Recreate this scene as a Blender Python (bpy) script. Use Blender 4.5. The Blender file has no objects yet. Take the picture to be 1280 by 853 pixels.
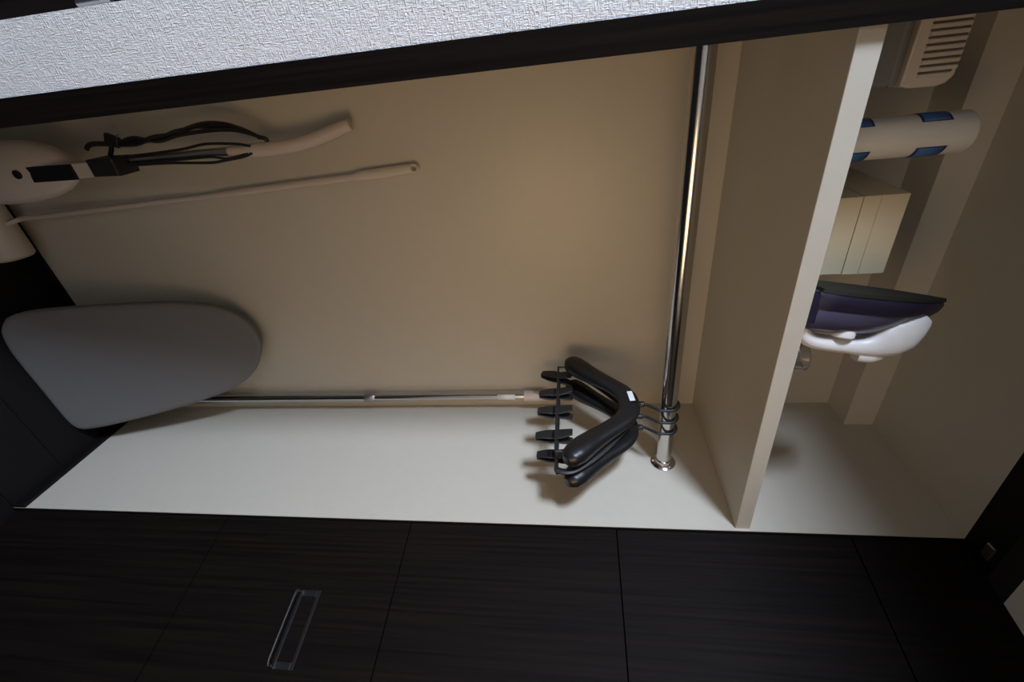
import bpy, bmesh, math, random
from mathutils import Vector, Matrix
random.seed(3)
PI = math.pi
C = bpy.context.scene.collection

# ------------------------------------------------------------------ camera
cam = bpy.data.cameras.new('camera')
cam.sensor_width = 36.0
cam.lens = 36.0 * 567.48 / 1280.0
cam.clip_start = 0.02
co = bpy.data.objects.new('camera', cam)
C.objects.link(co)
# the photographer held the camera turned on its side: picture right is up
ir = Vector((0.10233, 0.11056, 0.98859)); idn = Vector((0.84472, -0.53449, -0.02767)); fw = Vector((0.52533, 0.83791, -0.14808))
m = Matrix((ir, -idn, -fw)).transposed().to_4x4()
m.translation = Vector((-0.0102, -0.6858, 1.595))
co.matrix_world = m
bpy.context.scene.camera = co

# ------------------------------------------------------------------ world, lamps, exposure
w = bpy.data.worlds.new('world'); bpy.context.scene.world = w; w.use_nodes = True
w.node_tree.nodes['Background'].inputs[0].default_value = (1.0, 0.8, 0.6, 1)
w.node_tree.nodes['Background'].inputs[1].default_value = 0.006
vs = bpy.context.scene.view_settings
vs.view_transform = 'Standard'; vs.look = 'None'; vs.gamma = 1.0; vs.use_curve_mapping = False
vs.exposure = 0.0

def lamp(name, loc, target, size, power, col, shape='DISK', spread=180):
    l = bpy.data.lights.new(name, 'AREA'); l.shape = shape; l.size = size; l.energy = power; l.color = col; l.spread = math.radians(spread)
    o = bpy.data.objects.new(name, l); C.objects.link(o); o.location = loc
    o.rotation_euler = (Vector(target) - Vector(loc)).to_track_quat('-Z', 'Y').to_euler()
    return o
lamp('hall_lamp', (-2.2, -0.93, 2.55), (0.9, 0.1, 1.4), 0.55, 147.0, (0.75, 0.88, 1.10))
lamp('entrance_lamp', (0.62, -1.00, 1.50), (0.45, 0.44, 1.40), 0.60, 1.72, (1.0, 0.655, 0.34), spread=104)

# ------------------------------------------------------------------ materials
def mat(name, col, rough=0.5, metal=0.0, coat=0.0, trans=0.0, alpha=1.0, spec=0.5, noise=None, bump=None):
    """noise=(scale vector, second colour, amount); bump=(scale vector, strength, distance)"""
    M = bpy.data.materials.new(name); M.use_nodes = True
    nt = M.node_tree; b = nt.nodes['Principled BSDF']
    b.inputs['Base Color'].default_value = (*col, 1); b.inputs['Roughness'].default_value = rough
    b.inputs['Metallic'].default_value = metal; b.inputs['Coat Weight'].default_value = coat
    b.inputs['Transmission Weight'].default_value = trans; b.inputs['Alpha'].default_value = alpha
    b.inputs['Specular IOR Level'].default_value = spec
    tc = nt.nodes.new('ShaderNodeTexCoord')
    if noise:
        mp = nt.nodes.new('ShaderNodeMapping'); mp.inputs['Scale'].default_value = noise[0]
        n = nt.nodes.new('ShaderNodeTexNoise'); n.inputs['Scale'].default_value = 1.0; n.inputs['Detail'].default_value = 6
        r = nt.nodes.new('ShaderNodeMapRange'); r.inputs[1].default_value = .35; r.inputs[2].default_value = .65; r.inputs[4].default_value = noise[2]
        x = nt.nodes.new('ShaderNodeMix'); x.data_type = 'RGBA'
        x.inputs[6].default_value = (*col, 1); x.inputs[7].default_value = (*noise[1], 1)
        L = nt.links.new
        L(tc.outputs['Object'], mp.inputs[0]); L(mp.outputs[0], n.inputs['Vector']); L(n.outputs[0], r.inputs[0])
        L(r.outputs[0], x.inputs[0]); L(x.outputs[2], b.inputs['Base Color'])
    if bump:
        mp = nt.nodes.new('ShaderNodeMapping'); mp.inputs['Scale'].default_value = bump[0]
        n = nt.nodes.new('ShaderNodeTexNoise'); n.inputs['Scale'].default_value = 1.0; n.inputs['Detail'].default_value = 3
        bp = nt.nodes.new('ShaderNodeBump'); bp.inputs['Strength'].default_value = bump[1]; bp.inputs['Distance'].default_value = bump[2]
        L = nt.links.new
        L(tc.outputs['Object'], mp.inputs[0]); L(mp.outputs[0], n.inputs['Vector']); L(n.outputs[0], bp.inputs['Height']); L(bp.outputs[0], b.inputs['Normal'])
    return M

M_LAM = mat('cream_laminate', (0.545, 0.505, 0.425), 0.42, noise=((40, 40, 40), (0.525, 0.485, 0.405), .5))
M_WOOD = mat('dark_wood_laminate', (0.0085, 0.0056, 0.0044), 0.62, spec=.07, noise=((150, 150, 2.2), (0.0036, 0.0025, 0.0020), 1), bump=((160, 160, 3), .12, .0006))
M_WOODX = mat('dark_wood_laminate_flat_grain', (0.008, 0.006, 0.0055), 0.62, spec=.12, noise=((2.2, 150, 150), (0.005, 0.004, 0.0038), 1))
M_FLOOR = mat('dark_floor_board', (0.009, 0.008, 0.0075), 0.6, spec=.08, noise=((2.5, 90, 90), (0.010, 0.009, 0.009), 1), bump=((4, 120, 120), .15, .0006))
M_PAINT = mat('warm_white_paint', (0.62, 0.55, 0.47), 0.8)
M_CEIL = mat('ceiling_paint', (0.66, 0.58, 0.52), 0.85)
M_CHROME = mat('chrome', (0.62, 0.60, 0.57), 0.16, 1.0)
M_STEEL = mat('brushed_steel', (0.42, 0.41, 0.40), 0.35, 1.0)
M_WHITE = mat('white_plastic', (0.72, 0.71, 0.70), 0.35)
M_OLDWHITE = mat('warm_white_plastic', (0.58, 0.50, 0.44), 0.45)
M_BLACK = mat('black_plastic', (0.007, 0.007, 0.008), 0.38)
M_BLACKM = mat('matt_black_plastic', (0.010, 0.010, 0.011), 0.5)
M_CORD = mat('black_cord', (0.012, 0.012, 0.014), 0.45)
M_NAVY = mat('navy_plastic', (0.014, 0.012, 0.026), 0.35)
M_TANK = mat('violet_tank', (0.075, 0.070, 0.125), 0.25, trans=.1)
M_SOLE = mat('soleplate_metal', (0.012, 0.011, 0.007), 0.7, spec=.2)
M_BOARD = mat('grey_cotton', (0.165, 0.160, 0.158), 0.9, noise=((300, 300, 300), (0.145, 0.14, 0.138), .7), bump=((900, 900, 900), .15, .0004))
M_RIM = mat('board_edging', (0.16, 0.155, 0.145), 0.8)
M_BOX = mat('cream_card', (0.66, 0.57, 0.38), 0.55)
M_ROLL = mat('white_paper', (0.84, 0.82, 0.76), 0.75)
M_BLUE = mat('blue_print', (0.07, 0.20, 0.50), 0.5)
M_BLUED = mat('dark_blue_print', (0.02, 0.05, 0.16), 0.5)
M_HEAT = mat('cream_plastic', (0.60, 0.53, 0.45), 0.45)
M_SMOKE = mat('grey_translucent', (0.30, 0.31, 0.29), 0.3, trans=.35)
M_CLEAR = mat('clear_plastic', (0.80, 0.80, 0.82), 0.12, trans=.92)
M_LABEL = mat('white_label', (0.75, 0.75, 0.75), 0.6)
M_GROOVE = mat('groove_black', (0.003, 0.0025, 0.002), 0.9, spec=.02)
M_SLOT = mat('slot_shadow_brown', (0.10, 0.08, 0.065), 0.7)

def wallpaper():
    M = bpy.data.materials.new('woven_white_wallpaper'); M.use_nodes = True
    nt = M.node_tree; b = nt.nodes['Principled BSDF']; L = nt.links.new
    b.inputs['Base Color'].default_value = (0.74, 0.74, 0.74, 1); b.inputs['Roughness'].default_value = 0.75
    tc = nt.nodes.new('ShaderNodeTexCoord')
    def layer(scale, vec):
        mp = nt.nodes.new('ShaderNodeMapping'); mp.inputs['Scale'].default_value = vec
        n = nt.nodes.new('ShaderNodeTexNoise'); n.inputs['Scale'].default_value = scale; n.inputs['Detail'].default_value = 2.5
        L(tc.outputs['Object'], mp.inputs[0]); L(mp.outputs[0], n.inputs['Vector']); return n.outputs[0]
    h1 = layer(1.0, (90, 90, 520)); h2 = layer(1.0, (560, 560, 100))
    mx = nt.nodes.new('ShaderNodeMath'); mx.operation = 'MAXIMUM'
    L(h1, mx.inputs[0]); L(h2, mx.inputs[1])
    bp = nt.nodes.new('ShaderNodeBump'); bp.inputs['Strength'].default_value = 1.0; bp.inputs['Distance'].default_value = .0045
    L(mx.outputs[0], bp.inputs['Height']); L(bp.outputs[0], b.inputs['Normal'])
    return M
M_PAPER = wallpaper()

# ------------------------------------------------------------------ helpers
def tag(o, label=None, cat=None, group=None, kind=None):
    if label: o['label'] = label
    if cat: o['category'] = cat
    if group: o['group'] = group
    if kind: o['kind'] = kind
    return o
def empty(name, loc=(0, 0, 0), rot=(0, 0, 0)):
    o = bpy.data.objects.new(name, None); C.objects.link(o); o.location = loc; o.rotation_euler = rot
    o.empty_display_size = .02
    return o
def link(name, bm, M, parent=None, smooth=False, loc=None):
    me = bpy.data.meshes.new(name)
    bmesh.ops.recalc_face_normals(bm, faces=bm.faces)
    bm.to_mesh(me); bm.free(); me.materials.append(M)
    if smooth: 
        for p in me.polygons: p.use_smooth = True
        try: me.set_sharp_from_angle(angle=math.radians(38))
        except Exception: pass
    o = bpy.data.objects.new(name, me); C.objects.link(o)
    if parent is not None: o.parent = parent
    if loc: o.location = loc
    return o
def BM(): return bmesh.new()
def box(bm, x0, x1, y0, y1, z0, z1, bev=0.0, seg=2):
    vs_ = [bm.verts.new((x, y, z)) for x in (x0, x1) for y in (y0, y1) for z in (z0, z1)]
    fs = [bm.faces.new([vs_[i] for i in q]) for q in ((0, 1, 3, 2), (4, 6, 7, 5), (0, 4, 5, 1), (2, 3, 7, 6), (0, 2, 6, 4), (1, 5, 7, 3))]
    if bev > 0:
        es = set(e for f in fs for e in f.edges)
        bmesh.ops.bevel(bm, geom=list(es), offset=bev, segments=seg, profile=.5, affect='EDGES')
    return bm
def smoothpath(pts, n=6):
    P = [Vector(p) for p in pts]
    if len(P) < 3: return P
    out = []
    for i in range(len(P) - 1):
        p0 = P[max(i - 1, 0)]; p1 = P[i]; p2 = P[i + 1]; p3 = P[min(i + 2, len(P) - 1)]
        for k in range(n):
            t = k / n
            out.append(.5 * ((2 * p1) + (-p0 + p2) * t + (2 * p0 - 5 * p1 + 4 * p2 - p3) * t * t + (-p0 + 3 * p1 - 3 * p2 + p3) * t ** 3))
    out.append(P[-1]); return out
def lerp_list(r, n):
    if not isinstance(r, (list, tuple)): return [r] * n
    return [r[min(int(i * (len(r) - 1) / (n - 1)), len(r) - 2)] * (1 - f) + r[min(int(i * (len(r) - 1) / (n - 1)), len(r) - 2) + 1] * f
            for i in range(n) for f in [i * (len(r) - 1) / (n - 1) - min(int(i * (len(r) - 1) / (n - 1)), len(r) - 2)]]
def sweep(bm, P, ra, rb=None, seg=12, up=(0, 0, 1), power=2.0):
    """tube along P; ra radius across the side direction, rb along the up direction"""
    P = [Vector(p) for p in P]; n = len(P)
    A = lerp_list(ra, n); B = lerp_list(rb if rb is not None else ra, n)
    up = Vector(up); rings = []
    for i, p in enumerate(P):
        t = (P[min(i + 1, n - 1)] - P[max(i - 1, 0)]).normalized()
        u = up - t * up.dot(t)
        if u.length < 1e-3: u = Vector((0, 1, 0)) - t * t.y
        u.normalize(); s = t.cross(u).normalized(); up = u
        ring = []
        for k in range(seg):
            a = 2 * PI * k / seg; c, d = math.cos(a), math.sin(a)
            c = math.copysign(abs(c) ** (2 / power), c); d = math.copysign(abs(d) ** (2 / power), d)
            ring.append(bm.verts.new(p + s * c * A[i] + u * d * B[i]))
        rings.append(ring)
    for i in range(n - 1):
        for k in range(seg):
            bm.faces.new((rings[i][k], rings[i][(k + 1) % seg], rings[i + 1][(k + 1) % seg], rings[i + 1][k]))
    bm.faces.new(rings[0][::-1]); bm.faces.new(rings[-1])
    return bm
def lathe(bm, prof, center=(0, 0, 0), axis='z', seg=32, a0=0, a1=2 * PI):
    """prof: (radius, height) pairs"""
    c = Vector(center); rings = []
    full = abs(a1 - a0 - 2 * PI) < 1e-6
    m_ = seg if full else seg + 1
    for r, h in prof:
        ring = []
        for k in range(m_):
            a = a0 + (a1 - a0) * k / seg; x, y = r * math.cos(a), r * math.sin(a)
            v = {'z': (x, y, h), 'x': (h, x, y), 'y': (x, h, y)}[axis]
            ring.append(bm.verts.new(c + Vector(v)))
        rings.append(ring)
    for i in range(len(rings) - 1):
        for k in range(seg):
            j = (k + 1) % m_
            if not full and k == seg: continue
            bm.faces.new((rings[i][k], rings[i][j], rings[i + 1][j], rings[i + 1][k]))
    if full:
        if prof[0][0] > 1e-6: bm.faces.new(rings[0][::-1])
        if prof[-1][0] > 1e-6: bm.faces.new(rings[-1])
    bmesh.ops.remove_doubles(bm, verts=bm.verts, dist=1e-6)
    return bm
def prism(bm, poly, f0, f1, bev=0.0, seg=2):
    """poly: 2-D outline; f0(p), f1(p) give the two 3-D copies"""
    a = [bm.verts.new(f0(p)) for p in poly]; b = [bm.verts.new(f1(p)) for p in poly]
    n = len(poly); fa = bm.faces.new(a[::-1]); fb = bm.faces.new(b)
    for i in range(n): bm.faces.new((a[i], a[(i + 1) % n], b[(i + 1) % n], b[i]))
    if bev > 0:
        es = list(set(list(fa.edges) + list(fb.edges)))
        bmesh.ops.bevel(bm, geom=es, offset=bev, segments=seg, profile=.5, affect='EDGES')
    return bm

FZ = -0.04          # floor level
W = 0.9423; D = 0.4428; TOP = 2.3857

# ------------------------------------------------------------------ the setting
fl = link('floor', box(BM(), -3.4, 2.0, -2.4, 1.2, FZ - .06, FZ - .012), M_WOODX); tag(fl, kind='structure')
plank0 = None
for j in range(24):
    y0 = -2.4 + j * .15
    if y0 > D + .02: break
    o = link('plank', box(BM(), -3.4, 2.0, y0 + .0008, min(y0 + .1492, D + .03), FZ - .012, FZ, .0006, 1), M_FLOOR, fl) if plank0 is None else plank0.copy()
    if plank0 is None: plank0 = o
    else:
        C.objects.link(o); o.parent = fl; o.location = (0, j * .15, 0)
tag(link('ceiling', box(BM(), -3.4, 2.0, -2.4, 0.6, 2.68, 2.73), M_CEIL), kind='structure')
tag(link('ceiling', box(BM(), -.06, W + .03, 0.0, D + .02, TOP, 2.42), M_LAM), kind='structure')
tag(link('wall_back', box(BM(), -.06, W + .03, D, D + .02, FZ - .01, TOP), M_LAM), kind='structure')
tag(link('wall_right', box(BM(), W, W + .03, 0.0, D, FZ - .01, TOP), M_LAM), kind='structure')
tag(link('wall_left', box(BM(), -.056, -.036, 0.012, D, FZ - .01, TOP), M_LAM), kind='structure')
tag(link('wall_partition', prism(BM(), [(-.128, 0), (-.0385, 0), (-.0385, .0115), (-.0575, .0115), (-.0575, .59), (-.128, .59)], lambda p: (p[0], p[1], FZ - .01), lambda p: (p[0], p[1], 2.679)), M_PAPER), kind='structure')
tag(link('wall_front_top', box(BM(), -.0385, W + .0295, 0.0, .03, 2.4495, 2.679), M_PAPER), kind='structure')
# unseen header added across the left corridor to shade the closet above the shelf
tag(link('shading_header', box(BM(), -.66, -.58, -2.4, -.001, 2.285, 2.679), M_WOODX), kind='structure')
tag(link('wall_front_right', box(BM(), W + .03, 2.0, 0.0, .05, FZ - .01, 2.679), M_PAINT), kind='structure')
tag(link('wall_far_left', box(BM(), -3.45, -3.4, -2.4, 1.2, FZ - .05, 2.5), M_PAINT), kind='structure')
tag(link('wall_far_right', box(BM(), 2.0, 2.05, -2.4, .1, FZ - .05, 2.5), M_PAINT), kind='structure')
tag(link('wall_behind', box(BM(), -3.4, 2.0, -2.45, -2.4, FZ - .05, 2.5), M_PAINT), kind='structure')
tag(link('wall_front_left', box(BM(), -3.4, -1.0, 0.0, .05, FZ - .01, 2.679), M_PAINT), kind='structure')

# closet frame of dark wood
tag(link('trim_left', box(BM(), -.0385, 0.0, -.003, .012, FZ, TOP), M_WOOD), kind='structure')
tag(link('trim_right', box(BM(), W + .001, W + .03, -.004, -.0005, FZ, TOP - .0005), M_WOOD), kind='structure')
lt = link('trim_top', box(BM(), -.0385, 1.06, -.075, -.0005, TOP, 2.449), M_WOODX); tag(lt, kind='structure')
b = box(BM(), .890, .926, -.062, -.044, TOP - .008, TOP - .0002, .002)
link('door_catch', b, M_STEEL, lt)
tag(link('baseboard_back', box(BM(), -.036, W, D - .009, D - .0002, FZ, -.001, .0015, 1), M_WOODX), kind='structure')
tag(link('baseboard_right', box(BM(), W - .009, W - .0002, 0, D - .009, FZ, -.001, .0015, 1), M_WOODX), kind='structure')

# cleat (batten) along the top of the back wall
tag(link('trim_batten', box(BM(), -.036, W - .0002, .349, D - .0002, 2.312, TOP - .0002), M_LAM), kind='structure')

# open door on the right, dark wood, made of stacked panels with dark grooves
ang = math.radians(10.73)
dr = empty('door_1', (W + .002, -.006, FZ + .01), (0, 0, ang)); tag(dr, kind='structure')
# local: +x thickness (away from the closet), -y along the door's width
grv = [0.0, .655, 1.166, 1.667, 2.168, 2.45]
grv = [0.0, .655 - FZ - .01, 1.166 - FZ - .01, 1.667 - FZ - .01, 2.166 - FZ - .01, 2.3835 - FZ - .01]
link('door_core', box(BM(), .006, .036, -.92, -.001, .002, grv[-1] - .002), M_GROOVE, dr)
for i in range(5):
    link('door_panel', box(BM(), 0, .010, -.922, 0, grv[i] + .0016, grv[i + 1] - .0016), M_WOOD, dr)
# drop-ring pull set flat on the lower panel: frame plate with recess and chrome lip
h = empty('door_handle'); h.parent = dr
h.location = (0, 0, 0)
hy0, hy1, hz0, hz1 = -.318, -.166, .945 - FZ - .01, .995 - FZ - .01
b = BM()
box(b, -.004, 0, hy0, hy1, hz1 - .008, hz1, .001, 1); box(b, -.004, 0, hy0, hy1, hz0, hz0 + .008, .001, 1)
box(b, -.004, 0, hy0, hy0 + .014, hz0 + .008, hz1 - .008, .001, 1); box(b, -.004, 0, hy1 - .014, hy1, hz0 + .008, hz1 - .008, .001, 1)
hp = link('handle_plate', b, mat('dark_nickel', (0.06, 0.06, 0.06), 0.4, .9), h); hp['label'] = 'dull steel frame plate'
b = BM()
sweep(b, smoothpath([(-.001, hy0 + .004, hz0 + .004), (-.016, hy0 + .006, hz0 + .001), (-.018, hy0 + .03, hz0), (-.018, hy1 - .03, hz0), (-.016, hy1 - .006, hz0 + .001), (-.001, hy1 - .004, hz0 + .004)], 6), .0035, .0028, 8)
link('handle_bar', b, mat('grey_nickel', (0.22, 0.22, 0.22), 0.3, 1.0), h, True)['label'] = 'polished pull bar'

# dark door far to the left behind the papered partition end
d2 = empty('door_2', (-.13, .09, FZ + .005)); tag(d2, kind='structure')
link('door_panel', box(BM(), -.85, -.002, 0, .035, 0, 2.4, .001, 1), M_WOOD, d2)
b = BM(); kx, kz = -0.0150, 0.9170; sweep(b, [(kx, -.001, kz), (kx, -.016, kz)], .006, seg=12); sweep(b, [(kx, -.018, kz - .006), (kx, -.018, kz + .05)], .005, seg=12)
link('door_knob', b, M_STEEL, d2, True)
tag(link('trim_1', box(BM(), -1.0, -.98, 0.0, .12, FZ, 2.679), M_WOOD), kind='structure')
tag(link('trim_2', box(BM(), -.98, -.13, 0.085, .13, 2.37, 2.679), M_WOOD), kind='structure')

# ------------------------------------------------------------------ shelf
sh = empty('closet_shelf', (W / 2, .22, 1.9316))
tag(sh, 'cream laminate shelf board running across the closet above the chrome rod', 'shelf')
link('shelf_board', box(BM(), -.036 - W / 2, W / 2 - .0004, .006 - .22, D - .22 - .0004, 0, .031, .0012, 2), M_LAM, sh)
SZ = 1.9626

# ------------------------------------------------------------------ chrome rod
RY, RZ, RR = .2035, 1.8051, .0192
rod = empty('clothes_rod', (W, RY, RZ)); tag(rod, 'thick chrome clothes rod fixed between the closet side walls', 'clothes rod')
b = BM(); lathe(b, [(RR, -W - .034), (RR, -.002)], axis='x', seg=40); link('rod_tube', b, M_CHROME, rod, True)
b = BM(); lathe(b, [(.0315, -.0004), (.0315, -.0025), (.027, -.0055), (.0225, -.007), (.0222, -.016), (.0193, -.017)], axis='x', seg=40)
link('flange', b, M_CHROME, rod, True)
for a in (30, 150, 270):
    b = BM(); cy, cz = .0265 * math.cos(math.radians(a)), .0265 * math.sin(math.radians(a))
    lathe(b, [(.0030, -.0045), (.0030, -.0068), (.0018, -.0078), (0, -.0080)], (0, cy, cz), 'x', 12)
    link('screw', b, M_STEEL, rod, True)

# ------------------------------------------------------------------ hangers
def hook(parent, r=.0036):
    R = RR + r + .0008
    pts = [(0, 0, -.074), (0, 0, -.056), (0, -.003, -.050), (0, -.013, -.036), (0, -R + .002, -.024), (0, -R, -.010)]
    b = BM()
    arc = [(0, -R * math.cos(t), R * math.sin(t)) for t in [PI * k / 16 for k in range(0, 19)]]
    sweep(b, smoothpath(pts, 4)[:-1] + [Vector(p) for p in arc], r, seg=10, up=(1, 0, 0))
    return link('hook', b, M_BLACKM, parent, True)
# profile of one arm of the broad coat hanger: (u, z centre, half height, half thickness)
ARM = [(0.0, -.094, .026, .0080), (.022, -.097, .026, .0095), (.045, -.108, .025, .011), (.068, -.129, .0235, .0125), (.090, -.154, .0235, .0150),
       (.112, -.180, .026, .017), (.135, -.205, .029, .021), (.155, -.224, .029, .022), (.170, -.238, .024, .020), (.180, -.248, .010, .011)]
def arm_mesh(b, s):
    P = [(0, s * u, z) for u, z, a, t in ARM]
    n = 40; path = smoothpath(P, 5)
    hh = [a for u, z, a, t in ARM]; tt = [t for u, z, a, t in ARM]
    sweep(b, path, tt, hh, seg=16, up=(0, 0, 1), power=2.4)
def clip_part(parent, y, z, s=1.0, tilt=0.0):
    """skirt clip: two jaws joined over the bar; finger ends up, jaw ends down"""
    g = BM()
    for sx in (-1, 1):
        pr = [(-.030, .004), (-.020, .0065), (-.004, .0085), (.004, .0105), (.018, .013), (.026, .0145)]
        # jaw leaf as a swept strap
        pts = [Vector((sx * q, 0, h_)) for h_, q in ((-.042, .0025), (-.022, .006), (0, .0062), (.014, .009), (.030, .0125))]
        sweep(g, smoothpath(pts, 3), [.0022] * 3, [.0085, .0125, .0125, .0085], seg=8, up=(0, 1, 0), power=4)
    sweep(g, [(-.0075, 0, 0), (.0075, 0, 0)], .0065, seg=12, up=(0, 1, 0))
    o = link('clip', g, M_BLACKM, parent, True); o.location = (0, y, z); o.rotation_euler = (tilt, 0, 0); o.scale = (s, s, s)
    return o
def coat_hanger(x, rz, label, tilt=0):
    t = empty('coat_hanger', (x, RY, RZ), (0, 0, rz)); tag(t, label, 'hanger', 'black hangers on the chrome rod')
    hook(t)
    b = BM(); arm_mesh(b, 1); arm_mesh(b, -1); link('shoulder', b, M_BLACK, t, True)
    b = BM(); lathe(b, [(.0055, -.074), (.0075, -.070), (.0075, -.060), (.0045, -.057)], axis='z', seg=16); link('collar', b, M_BLACK, t, True)
    b = BM()
    q = .152
    for s in (1, -1): sweep(b, [(0, s * q, -.222), (0, s * q, -.272)], .0028, seg=8, up=(1, 0, 0))
    sweep(b, [(0, -q - .0028, -.272), (0, q + .0028, -.272)], .0028, seg=8); link('trouser_bar', b, M_BLACKM, t, True)
    return t
A = coat_hanger(.742, math.radians(3), 'broad black coat hanger hooked furthest left on the rod, white sticker at its neck')
b = box(BM(), -.0135, -.0120, .018, .053, -.101, -.088, .0004, 1); 
lb = link('size_sticker', b, M_LABEL, A); lb.rotation_euler = (math.radians(-8), 0, 0); lb.location = (.001, -.004, .010)
B_ = coat_hanger(.818, math.radians(1), 'broad black coat hanger hooked nearest the right wall flange, no sticker')
# slim clip hanger between them
CH = empty('clip_hanger', (.781, RY, RZ), (0, 0, math.radians(2))); tag(CH, 'slim black hanger with a row of clips, hooked between the two broad coat hangers', 'hanger', 'black hangers on the chrome rod')
hook(CH)
b = BM()
for s in (1, -1):
    sweep(b, smoothpath([(0, 0, -.082), (0, s * .05, -.112), (0, s * .12, -.168), (0, s * .168, -.222), (0, s * .178, -.250), (0, s * .172, -.272)], 5), .0045, .008, seg=10)
link('shoulder', b, M_BLACKM, CH, True)
b = BM(); sweep(b, [(0, -.174, -.272), (0, .174, -.272)], .0045, seg=10); link('bar', b, M_BLACKM, CH, True)
b = BM(); lathe(b, [(.0050, -.088), (.0065, -.074), (.0065, -.062), (.0042, -.057)], axis='z', seg=16); link('collar', b, M_BLACKM, CH, True)
for y, tl in ((-.070, .0), (.016, .05), (.088, -.04), (.160, .30)):
    clip_part(CH, y, -.272, 1.25, tl)
clip_part(B_, -.100, -.272, 1.2, .04)

# ------------------------------------------------------------------ steam iron standing on its heel
ir_ = empty('steam_iron', (.3665, .074, SZ + .0005), (0, 0, math.radians(-13))); ir_.scale = (.87, .87, .87)
tag(ir_, 'white and navy steam iron standing on its heel on the shelf beside the cream box', 'iron')
LEAN = math.radians(9.5)
def I(l, h_, wv):     # length from heel, height off the sole, sideways -> local xyz
    return Vector((h_ * math.cos(LEAN) + l * math.sin(LEAN), wv, l * math.cos(LEAN) - h_ * math.sin(LEAN) + .027))
def halfw(t, w0):      # plan outline of an iron, t 0..1 from heel to tip
    return w0 * (1 - max(0, (t - .12) / .88) ** 3.0) * (0.86 + .14 * min(1, t / .12))
Lh = .250
def plan(w0, l0, l1, n=22):
    ts = [i / n for i in range(n + 1)]
    R_ = [(l0 + (l1 - l0) * t, halfw(t, w0)) for t in ts]
    return R_[:-1] + [(l1, 0.0)] + [(l, -w_) for l, w_ in R_[:-1][::-1]]
def layers(b, rows):
    rings = []
    for hgt, w0, l0, l1 in rows:
        rings.append([b.verts.new(I(l, hgt, w_)) for l, w_ in plan(w0, l0, l1)])
    n = len(rings[0])
    for i in range(len(rings) - 1):
        for k in range(n): b.faces.new((rings[i][k], rings[i][(k + 1) % n], rings[i + 1][(k + 1) % n], rings[i + 1][k]))
    b.faces.new(rings[0][::-1]); b.faces.new(rings[-1])
    return b
link('soleplate', layers(BM(), [(0, .052, .006, Lh), (.007, .0535, .004, Lh + .002)]), M_SOLE, ir_, True)
link('skirt', layers(BM(), [(.007, .0515, .003, Lh - .002), (.014, .054, 0, Lh + .001), (.026, .052, -.002, Lh - .004), (.040, .047, -.002, Lh - .018)]), M_NAVY, ir_, True)
link('water_tank', layers(BM(), [(.0402, .046, 0, Lh - .026), (.056, .044, -.001, Lh - .045), (.074, .036, 0, Lh - .075), (.086, .026, 0, Lh - .10), (.090, .018, .004, Lh - .115)]), M_TANK, ir_, True)
# white nose block that flows into the handle
b = BM()
hp_ = [(.228, .040), (.214, .058), (.196, .078), (.176, .095), (.155, .107), (.13, .114), (.10, .116), (.065, .116), (.035, .113), (.014, .100), (.005, .082), (.004, .060)]
P = smoothpath([I(l, h_, 0) for l, h_ in hp_], 5)
sweep(b, P, [.010, .020, .025, .026, .023, .020, .018, .018, .018, .020, .024, .026], [.014, .026, .036, .034, .026, .0185, .0160, .0155, .0155, .016, .016, .014], seg=18, up=I(0, 1, 0) - I(0, 0, 0), power=2.6)
link('handle', b, M_WHITE, ir_, True)
b = BM(); c0 = I(.232, .062, 0); lathe(b, [(.0055, -.012), (.0055, .003), (.003, .006)], axis='z', seg=14)
bmesh.ops.translate(b, verts=b.verts, vec=c0); link('spray_nozzle', b, M_WHITE, ir_, True)
b = BM(); P = [I(.128, .1335, 0), I(.150, .1325, 0), I(.170, .125, 0)]
sweep(b, smoothpath(P, 4), [.014, .016, .014], [.011, .012, .010], seg=14, up=I(0, 1, 0) - I(0, 0, 0), power=4); link('steam_button', b, M_WHITE, ir_, True)
# round thermostat dial under the handle
b = BM(); lathe(b, [(.019, -.010), (.022, -.006), (.022, .008), (.019, .011), (0, .0115)], axis='z', seg=28)
bmesh.ops.rotate(b, verts=b.verts, cent=(0, 0, 0), matrix=Matrix.Rotation(PI / 2 + LEAN, 3, 'Y'))
bmesh.ops.translate(b, verts=b.verts, vec=I(.085, .086, -.008)); link('dial', b, M_WHITE, ir_, True)
link('heel_rest', layers(BM(), [(.012, .048, -.010, .03), (.07, .042, -.010, .03)]), M_NAVY, ir_, True)
b = BM()
box(b, .006, .018, -.036, .036, .0, .030, .002); box(b, .088, .102, -.022, .022, 0, .010, .002); box(b, .010, .098, -.020, .020, .002, .010, .002)
link('heel_foot', b, M_NAVY, ir_)

# clear measuring cup beside the iron
cup = empty('measuring_cup', (.572, .155, SZ + .0006)); tag(cup, 'small clear plastic measuring cup half hidden by the shelf edge beside the iron', 'cup')
b = BM(); lathe(b, [(0, 0), (.022, 0), (.0235, .002), (.029, .088), (.031, .090), (.0295, .0915), (.0275, .088), (.0222, .004), (0, .003)], seg=32)
link('cup_body', b, M_CLEAR, cup, True)
b = BM(); sweep(b, smoothpath([(.027, 0, .074), (.045, 0, .072), (.047, 0, .050), (.026, 0, .030)], 5), .0025, .004, 8, (0, 1, 0)); link('cup_handle', b, M_CLEAR, cup, True)

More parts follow.
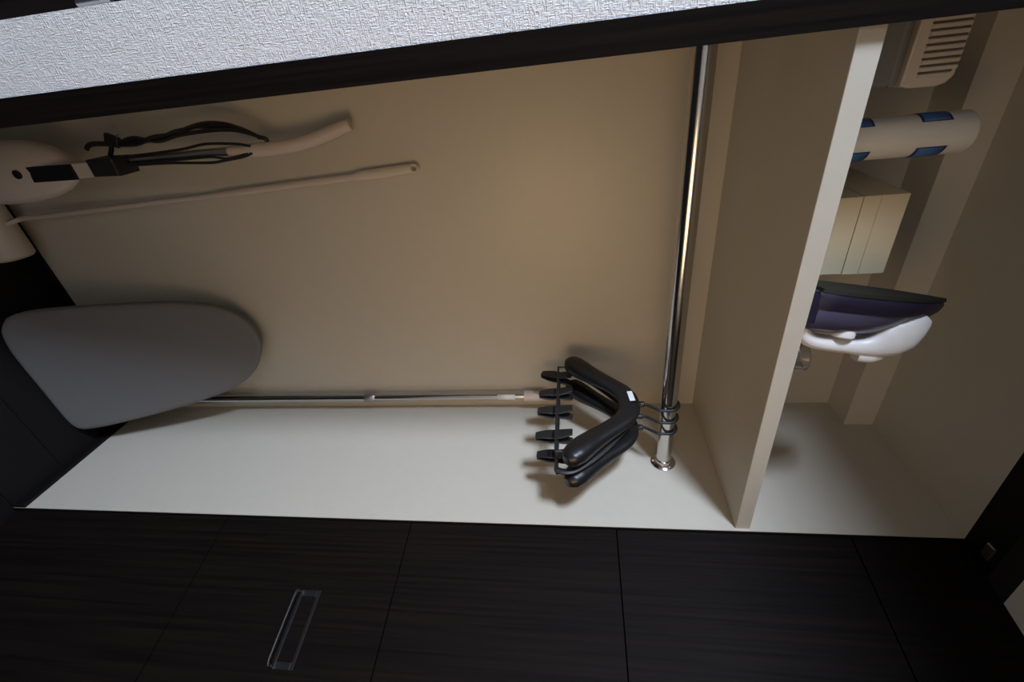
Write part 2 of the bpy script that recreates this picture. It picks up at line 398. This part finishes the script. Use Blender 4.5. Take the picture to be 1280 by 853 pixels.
# ------------------------------------------------------------------ cream box
bx = empty('storage_box', (.3115, .135, SZ + .0004)); tag(bx, 'cream card box with a fine-ruled lid on the shelf between the roll and the iron', 'box')
link('box_body', box(BM(), -.0695, .0695, .0, .19, 0, .1030, .0006), M_BOX, bx)
link('box_lid', box(BM(), -.0705, .0705, -.001, .192, .1038, .1298, .0006), M_BOX, bx)
link('box_lid_top', box(BM(), -.0705, .0705, -.001, .192, .1302, .172, .0006), M_BOX, bx)
link('box_seam', box(BM(), -.069, .069, .0003, .188, .1015, .1315), M_SLOT, bx)

# ------------------------------------------------------------------ white roll with blue labels
rl = empty('paper_roll', (.1655, .20, SZ + .0005)); tag(rl, 'tall white wrapped roll with blue label bands standing on the shelf', 'roll')
RRl = .0325
b = BM(); lathe(b, [(.0, 0), (RRl - .002, 0), (RRl, .002), (RRl, .258), (RRl - .0025, .262), (.019, .263), (.019, .255), (0, .255)], seg=48)
link('roll_wrap', b, M_ROLL, rl, True)
def band(a0, a1, z0, z1, M, e, nm):
    b = BM(); lathe(b, [(RRl + e, z0), (RRl + e, z1)], seg=16, a0=math.radians(a0), a1=math.radians(a1))
    o = link(nm, b, M, rl, True); md = o.modifiers.new('thick', 'SOLIDIFY'); md.thickness = .0004; md.offset = 1
# the camera sees the roll from about -102 degrees; the labels sit at both flanks and wrap behind
for z0, z1 in ((.072, .112), (.180, .224)):
    for c in (184, -26):
        band(c - 40, c + 40, z0, z1, M_BLUED, .0002, 'label_border'); band(c - 37, c + 37, z0 + .004, z1 - .004, M_BLUE, .0008, 'blue_label')

# ------------------------------------------------------------------ louvred white unit
dv = empty('dehumidifier', (.0280, .15, SZ + .0004)); tag(dv, 'cream slotted dehumidifier with grey tank at the left end of the shelf', 'dehumidifier')
b = BM()
poly = [(-.058, .119), (.0555, .115), (.0600, .127), (.0605, .165), (.057, .176), (.048, .184), (-.058, .186)]
prism(b, poly, lambda p: (p[0], 0, p[1]), lambda p: (p[0], .12, p[1]), .002)
sp = link('upper_housing', b, M_HEAT, dv)
b = BM(); box(b, -.057, .0565, .003, .117, 0, .1145, .008, 3); link('water_tank', b, M_SMOKE, dv)
link('tank_band', box(BM(), -.0572, .0568, .0022, .1178, .100, .106, .001), M_SMOKE, dv)
for k in range(9):
    x = .041 - k * .0088
    link('vent_slot', box(BM(), x - .0013, x + .0013, -.0006, .004, .133, .183 if k else .178, .0004, 1), M_SLOT, dv)
    # proud louvre rib beside each slot
    link('louvre', box(BM(), x + .0018, x + .0068, -.0022, .003, .134, .1835 if k else .176, .0008, 1), M_HEAT, dv)

# ------------------------------------------------------------------ ironing board leaning on the back wall
al = math.atan(.22)
ib = empty('ironing_board', (.66, .24, 0), (-al, 0, 0)); tag(ib, 'grey ironing board stood blunt end down on the closet floor, leaning on the back wall', 'ironing board')
OUT = [(0.457, 0.017), (0.478, -0.006), (0.503, -0.022), (0.554, -0.034), (0.618, -0.036), (0.706, -0.036), (0.803, -0.036), (0.845, -0.030), (0.866, -0.007), (0.867, 0.059), (0.858, 0.154), (0.846, 0.250), (0.833, 0.332), (0.817, 0.416), (0.799, 0.486), (0.773, 0.547), (0.730, 0.602), (0.670, 0.641), (0.630, 0.650), (0.591, 0.646), (0.557, 0.630), (0.527, 0.603), (0.496, 0.538), (0.474, 0.436), (0.459, 0.289), (0.448, 0.144), (0.447, 0.059)]
Q = smoothpath([(x - .66, 0, s) for x, s in OUT] + [(OUT[0][0] - .66, 0, OUT[0][1])], 4)[:-1]
def shrink(Q, d, y):
    cx = sum(p.x for p in Q) / len(Q); cz = sum(p.z for p in Q) / len(Q)
    r_ = []
    for i, p in enumerate(Q):
        t = (Q[(i + 1) % len(Q)] - Q[i - 1]).normalized(); nrm = Vector((t.z, 0, -t.x))
        if nrm.dot(Vector((cx, 0, cz)) - p) < 0: nrm = -nrm
        r_.append(Vector((p.x, y, p.z)) + nrm * d)
    return r_
b = BM(); rings = [[b.verts.new(p) for p in shrink(Q, d, y)] for d, y in ((.016, .016), (.003, .016), (0, .011), (.0015, .005), (.007, .001), (.016, 0))]
n = len(Q)
for i in range(len(rings) - 1):
    for k in range(n): b.faces.new((rings[i][k], rings[i][(k + 1) % n], rings[i + 1][(k + 1) % n], rings[i + 1][k]))
b.faces.new(rings[0][::-1]); b.faces.new(rings[-1]); link('board_cover', b, M_BOARD, ib, True)
b = BM(); rings = [[b.verts.new(p) for p in shrink(Q, d, y)] for d, y in ((.004, .0165), (.004, .030))]
for k in range(n): b.faces.new((rings[0][k], rings[0][(k + 1) % n], rings[1][(k + 1) % n], rings[1][k]))
b.faces.new(rings[0][::-1]); b.faces.new(rings[-1]); link('board_base', b, M_RIM, ib, True)
for pts in ([(-.10, .040, .10), (-.10, .052, .14), (-.10, .052, .40), (.10, .052, .40), (.10, .052, .14), (.10, .040, .10)], [(-.07, .040, .52), (-.07, .050, .49), (-.07, .050, .30), (.07, .050, .30), (.07, .050, .49), (.07, .040, .52)]):
    b = BM(); sweep(b, pts, .007, seg=10, up=(0, 1, 0)); link('folding_leg', b, M_STEEL, ib, True)
    
# ------------------------------------------------------------------ chrome telescopic pole in the back right corner
tp = empty('telescopic_pole', (.886, .418, FZ)); tag(tp, 'slim chrome telescopic pole with white end cap standing in the back right corner', 'pole')
b = BM(); lathe(b, [(.0145, .03), (.0145, .95)], seg=24); link('lower_tube', b, M_CHROME, tp, True)
b = BM(); lathe(b, [(.0125, .95), (.0125, 1.458)], seg=24); link('upper_tube', b, M_CHROME, tp, True)
b = BM(); lathe(b, [(.0152, .93), (.0158, .935), (.0158, .962), (.0132, .966)], seg=24); link('collar', b, M_STEEL, tp, True)
b = BM(); lathe(b, [(.0165, 1.458), (.0175, 1.462), (.0175, 1.520), (.0165, 1.526), (.010, 1.529), (0, 1.529)], seg=24); link('end_cap', b, M_OLDWHITE, tp, True)
b = BM(); lathe(b, [(0, 0), (.018, 0), (.018, .03), (.0148, .034)], seg=24); link('foot_cap', b, M_OLDWHITE, tp, True)
b = BM(); lathe(b, [(.0131, 1.375), (.0131, 1.43)], seg=10, a0=math.radians(-150), a1=math.radians(-70)); o = link('white_sticker', b, M_LABEL, tp, True)
md = o.modifiers.new('thick', 'SOLIDIFY'); md.thickness = .0004; md.offset = 1

# ------------------------------------------------------------------ floor lint roller with long handle
lr = empty('lint_roller', (.215, .375, FZ)); tag(lr, 'long handled white floor lint roller leaning on the back wall behind the vacuum', 'lint roller')
def rel(o, pts): return [Vector(p) - o.location for p in pts]
b = BM(); lathe(b, [(0, -.105), (.040, -.104), (.046, -.098), (.046, .098), (.040, .104), (0, .105)], (0.007, 0, .046), 'x', 32); link('roller_cover', b, M_HEAT, lr, True)
b = BM(); sweep(b, rel(lr, [(.232, .375, .048), (.226, .398, .07), (.2135, .4270, .62), (.2115, .4280, .68)]), .0065, seg=14); link('lower_pole', b, M_OLDWHITE, lr, True)
b = BM(); sweep(b, rel(lr, [(.2117, .4285, .675), (.1957, .4280, 1.066)]), .0085, seg=14); link('upper_pole', b, M_OLDWHITE, lr, True)
b = BM()
P = rel(lr, [(.1957, .4295, 1.060), (.195, .4280, 1.075), (.190, .4300, 1.19), (.189, .4300, 1.205)])
sweep(b, P, [.0100, .0120, .0120, .0100], [.009, .010, .010, .008], seg=16, up=(0, 1, 0)); 
# ring end with a hanging hole
R0 = Vector((.1885, .4300, 1.210)) - lr.location
ring = [R0 + Vector((.0082 * math.cos(t), 0, .0095 * math.sin(t))) for t in [2 * PI * k / 24 for k in range(25)]]
sweep(b, ring, .0036, .0060, seg=8, up=(0, 1, 0)); link('handle_grip', b, M_HEAT, lr, True)

# ------------------------------------------------------------------ upright corded stick vacuum
vc = empty('stick_vacuum', (.11, .30, FZ)); tag(vc, 'white upright stick vacuum with coiled black cord leaning in the back left corner', 'vacuum cleaner')
def V(*pts): return [Vector(p) - vc.location for p in pts]
# floor head
b = BM(); box(b, -.115, .11, -.095, .02, .004, .052, .014, 3); link('floor_head', b, M_OLDWHITE, vc, True)
b = BM(); sweep(b, V((.10, .27, .02), (.098, .285, .08), (.096, .295, .15)), .020, seg=16, up=(0, 1, 0)); link('neck', b, M_BLACKM, vc, True)
# bulbous body
b = BM(); N = 22; rings = []
prof = [(.105, .006), (.112, .035), (.135, .052), (.18, .064), (.24, .070), (.30, .070), (.35, .064), (.39, .052), (.42, .034), (.436, .014), (.440, .004)]
pts = [Vector((.092 + .004 * (z / .3), .262 + .12 * z, z)) - vc.location for z, r in prof]
sweep(b, pts, [r for z, r in prof], [r * .72 for z, r in prof], seg=28, up=(0, -1, 0), power=2.2)
link('dust_housing', b, M_OLDWHITE, vc, True)
def slab(nm, z0, z1, x0, x1, y0, dy, M, skew=.0, bev=.003):
    """flat block on the vacuum spine, ends cut on the slant"""
    b = BM(); k = .12
    def f(yo): return lambda p: Vector((p[0], y0 + k * p[1] + yo, p[1])) - vc.location
    poly = [(x0, z0 + skew), (x1, z0), (x1 + .004, z1), (x0 + .004, z1 + skew)]
    prism(b, poly, f(0), f(dy), bev); return link(nm, b, M, vc)
slab('spine', .300, .507, .085, .118, .222, .050, M_OLDWHITE)
slab('black_panel', .364, .468, .0845, .1185, .2185, .004, M_BLACK, bev=.001)
slab('control_block', .506, .566, .084, .121, .2185, .060, M_BLACKM)
b = BM(); lathe(b, [(.010, .010), (.010, -.003), (.007, -.0045), (0, -.0045)], axis='y', seg=20); bmesh.ops.translate(b, verts=b.verts, vec=V((.097, .2570, .342))[0]); link('power_button', b, M_BLACK, vc, True)
b = BM(); sweep(b, V((.098, .333, .50), (.106, .368, .84)), .0105, seg=20); link('steel_tube', b, M_STEEL, vc, True)
b = BM(); sweep(b, smoothpath(V((.106, .364, .80), (.108, .371, .87), (.108, .379, .935), (.101, .388, .995), (.087, .397, 1.055), (.078, .4015, 1.092)), 5), [.0125, .0155, .0150, .0150, .0148, .0125], [.012, .0145, .0145, .0145, .0145, .012], seg=18, up=(0, 1, 0)); link('grip', b, M_OLDWHITE, vc, True)
# cord hooks
b = BM(); sweep(b, smoothpath(V((.066, .327, .474), (.058, .327, .488), (.058, .331, .51), (.064, .333, .535), (.085, .333, .520)), 5), .0055, .0045, seg=8, up=(0, 1, 0)); link('cord_hook', b, M_BLACKM, vc, True)
b = BM(); sweep(b, smoothpath(V((.104, .376, .89), (.088, .374, .895), (.082, .372, .878)), 5), .005, seg=8, up=(0, 1, 0)); link('cord_hook', b, M_BLACKM, vc, True)
b = BM(); box(b, -.012, .012, -.006, .006, -.016, .016, .003); bmesh.ops.rotate(b, verts=b.verts, cent=(0, 0, 0), matrix=Matrix.Rotation(.5, 3, 'Y')); bmesh.ops.translate(b, verts=b.verts, vec=V((.054, .331, .548))[0]); link('power_plug', b, M_BLACKM, vc)
b = BM()
for dx in (-.006, .006): sweep(b, V((.046 + dx * .6, .330, .562), (.036 + dx, .329, .572)), .0018, seg=6)
link('plug_pins', b, M_STEEL, vc, True)
# wound cord: several loops from the lower hook to the upper hook
mid = [(.064, .334, .545), (.060, .338, .60), (.062, .342, .65), (.055, .352, .70), (.048, .360, .77), (.056, .368, .83), (.084, .373, .885)]
offs = [(.010, -.010, 0), (-.007, .004, .004), (.004, .012, -.004), (0, -.013, .004), (.012, .003, -.002), (-.004, -.004, 0)]
def cord(name, pts, r=.0028):
    b = BM(); sweep(b, smoothpath(V(*pts), 6), r, seg=8, up=(0, 1, 0)); return link(name, b, M_CORD, vc, True)
for j in range(6):
    amp = [0, (.009, -.008, .003, -.004, .006, 0)[j], (-.004, .004, -.007, .006, 0, .001)[j], (-.003, .004, .0, .006, -.006, .002)[j], (-.008, .007, -.002, .011, .002, -.005)[j], (-.006, .004, -.002, .008, .001, -.003)[j], 0]
    cord('cord', [(p[0] + a, p[1] + (j - 3) * .0016, p[2]) for p, a in zip(mid, amp)])
cord('cord', [(.098, .322, .505), (.108, .325, .56), (.1135, .335, .66), (.1225, .345, .755), (.1215, .352, .79), (.118, .355, .835), (.112, .358, .86)], .0032)
cord('cord', [(.098, .318, .505), (.104, .322, .56), (.108, .332, .66), (.110, .342, .76), (.118, .350, .80), (.112, .357, .85)], .0028)
cord('cord', [(.088, .325, .505), (.090, .332, .60), (.088, .342, .70), (.083, .350, .76), (.090, .356, .83), (.098, .36, .86)], .003)
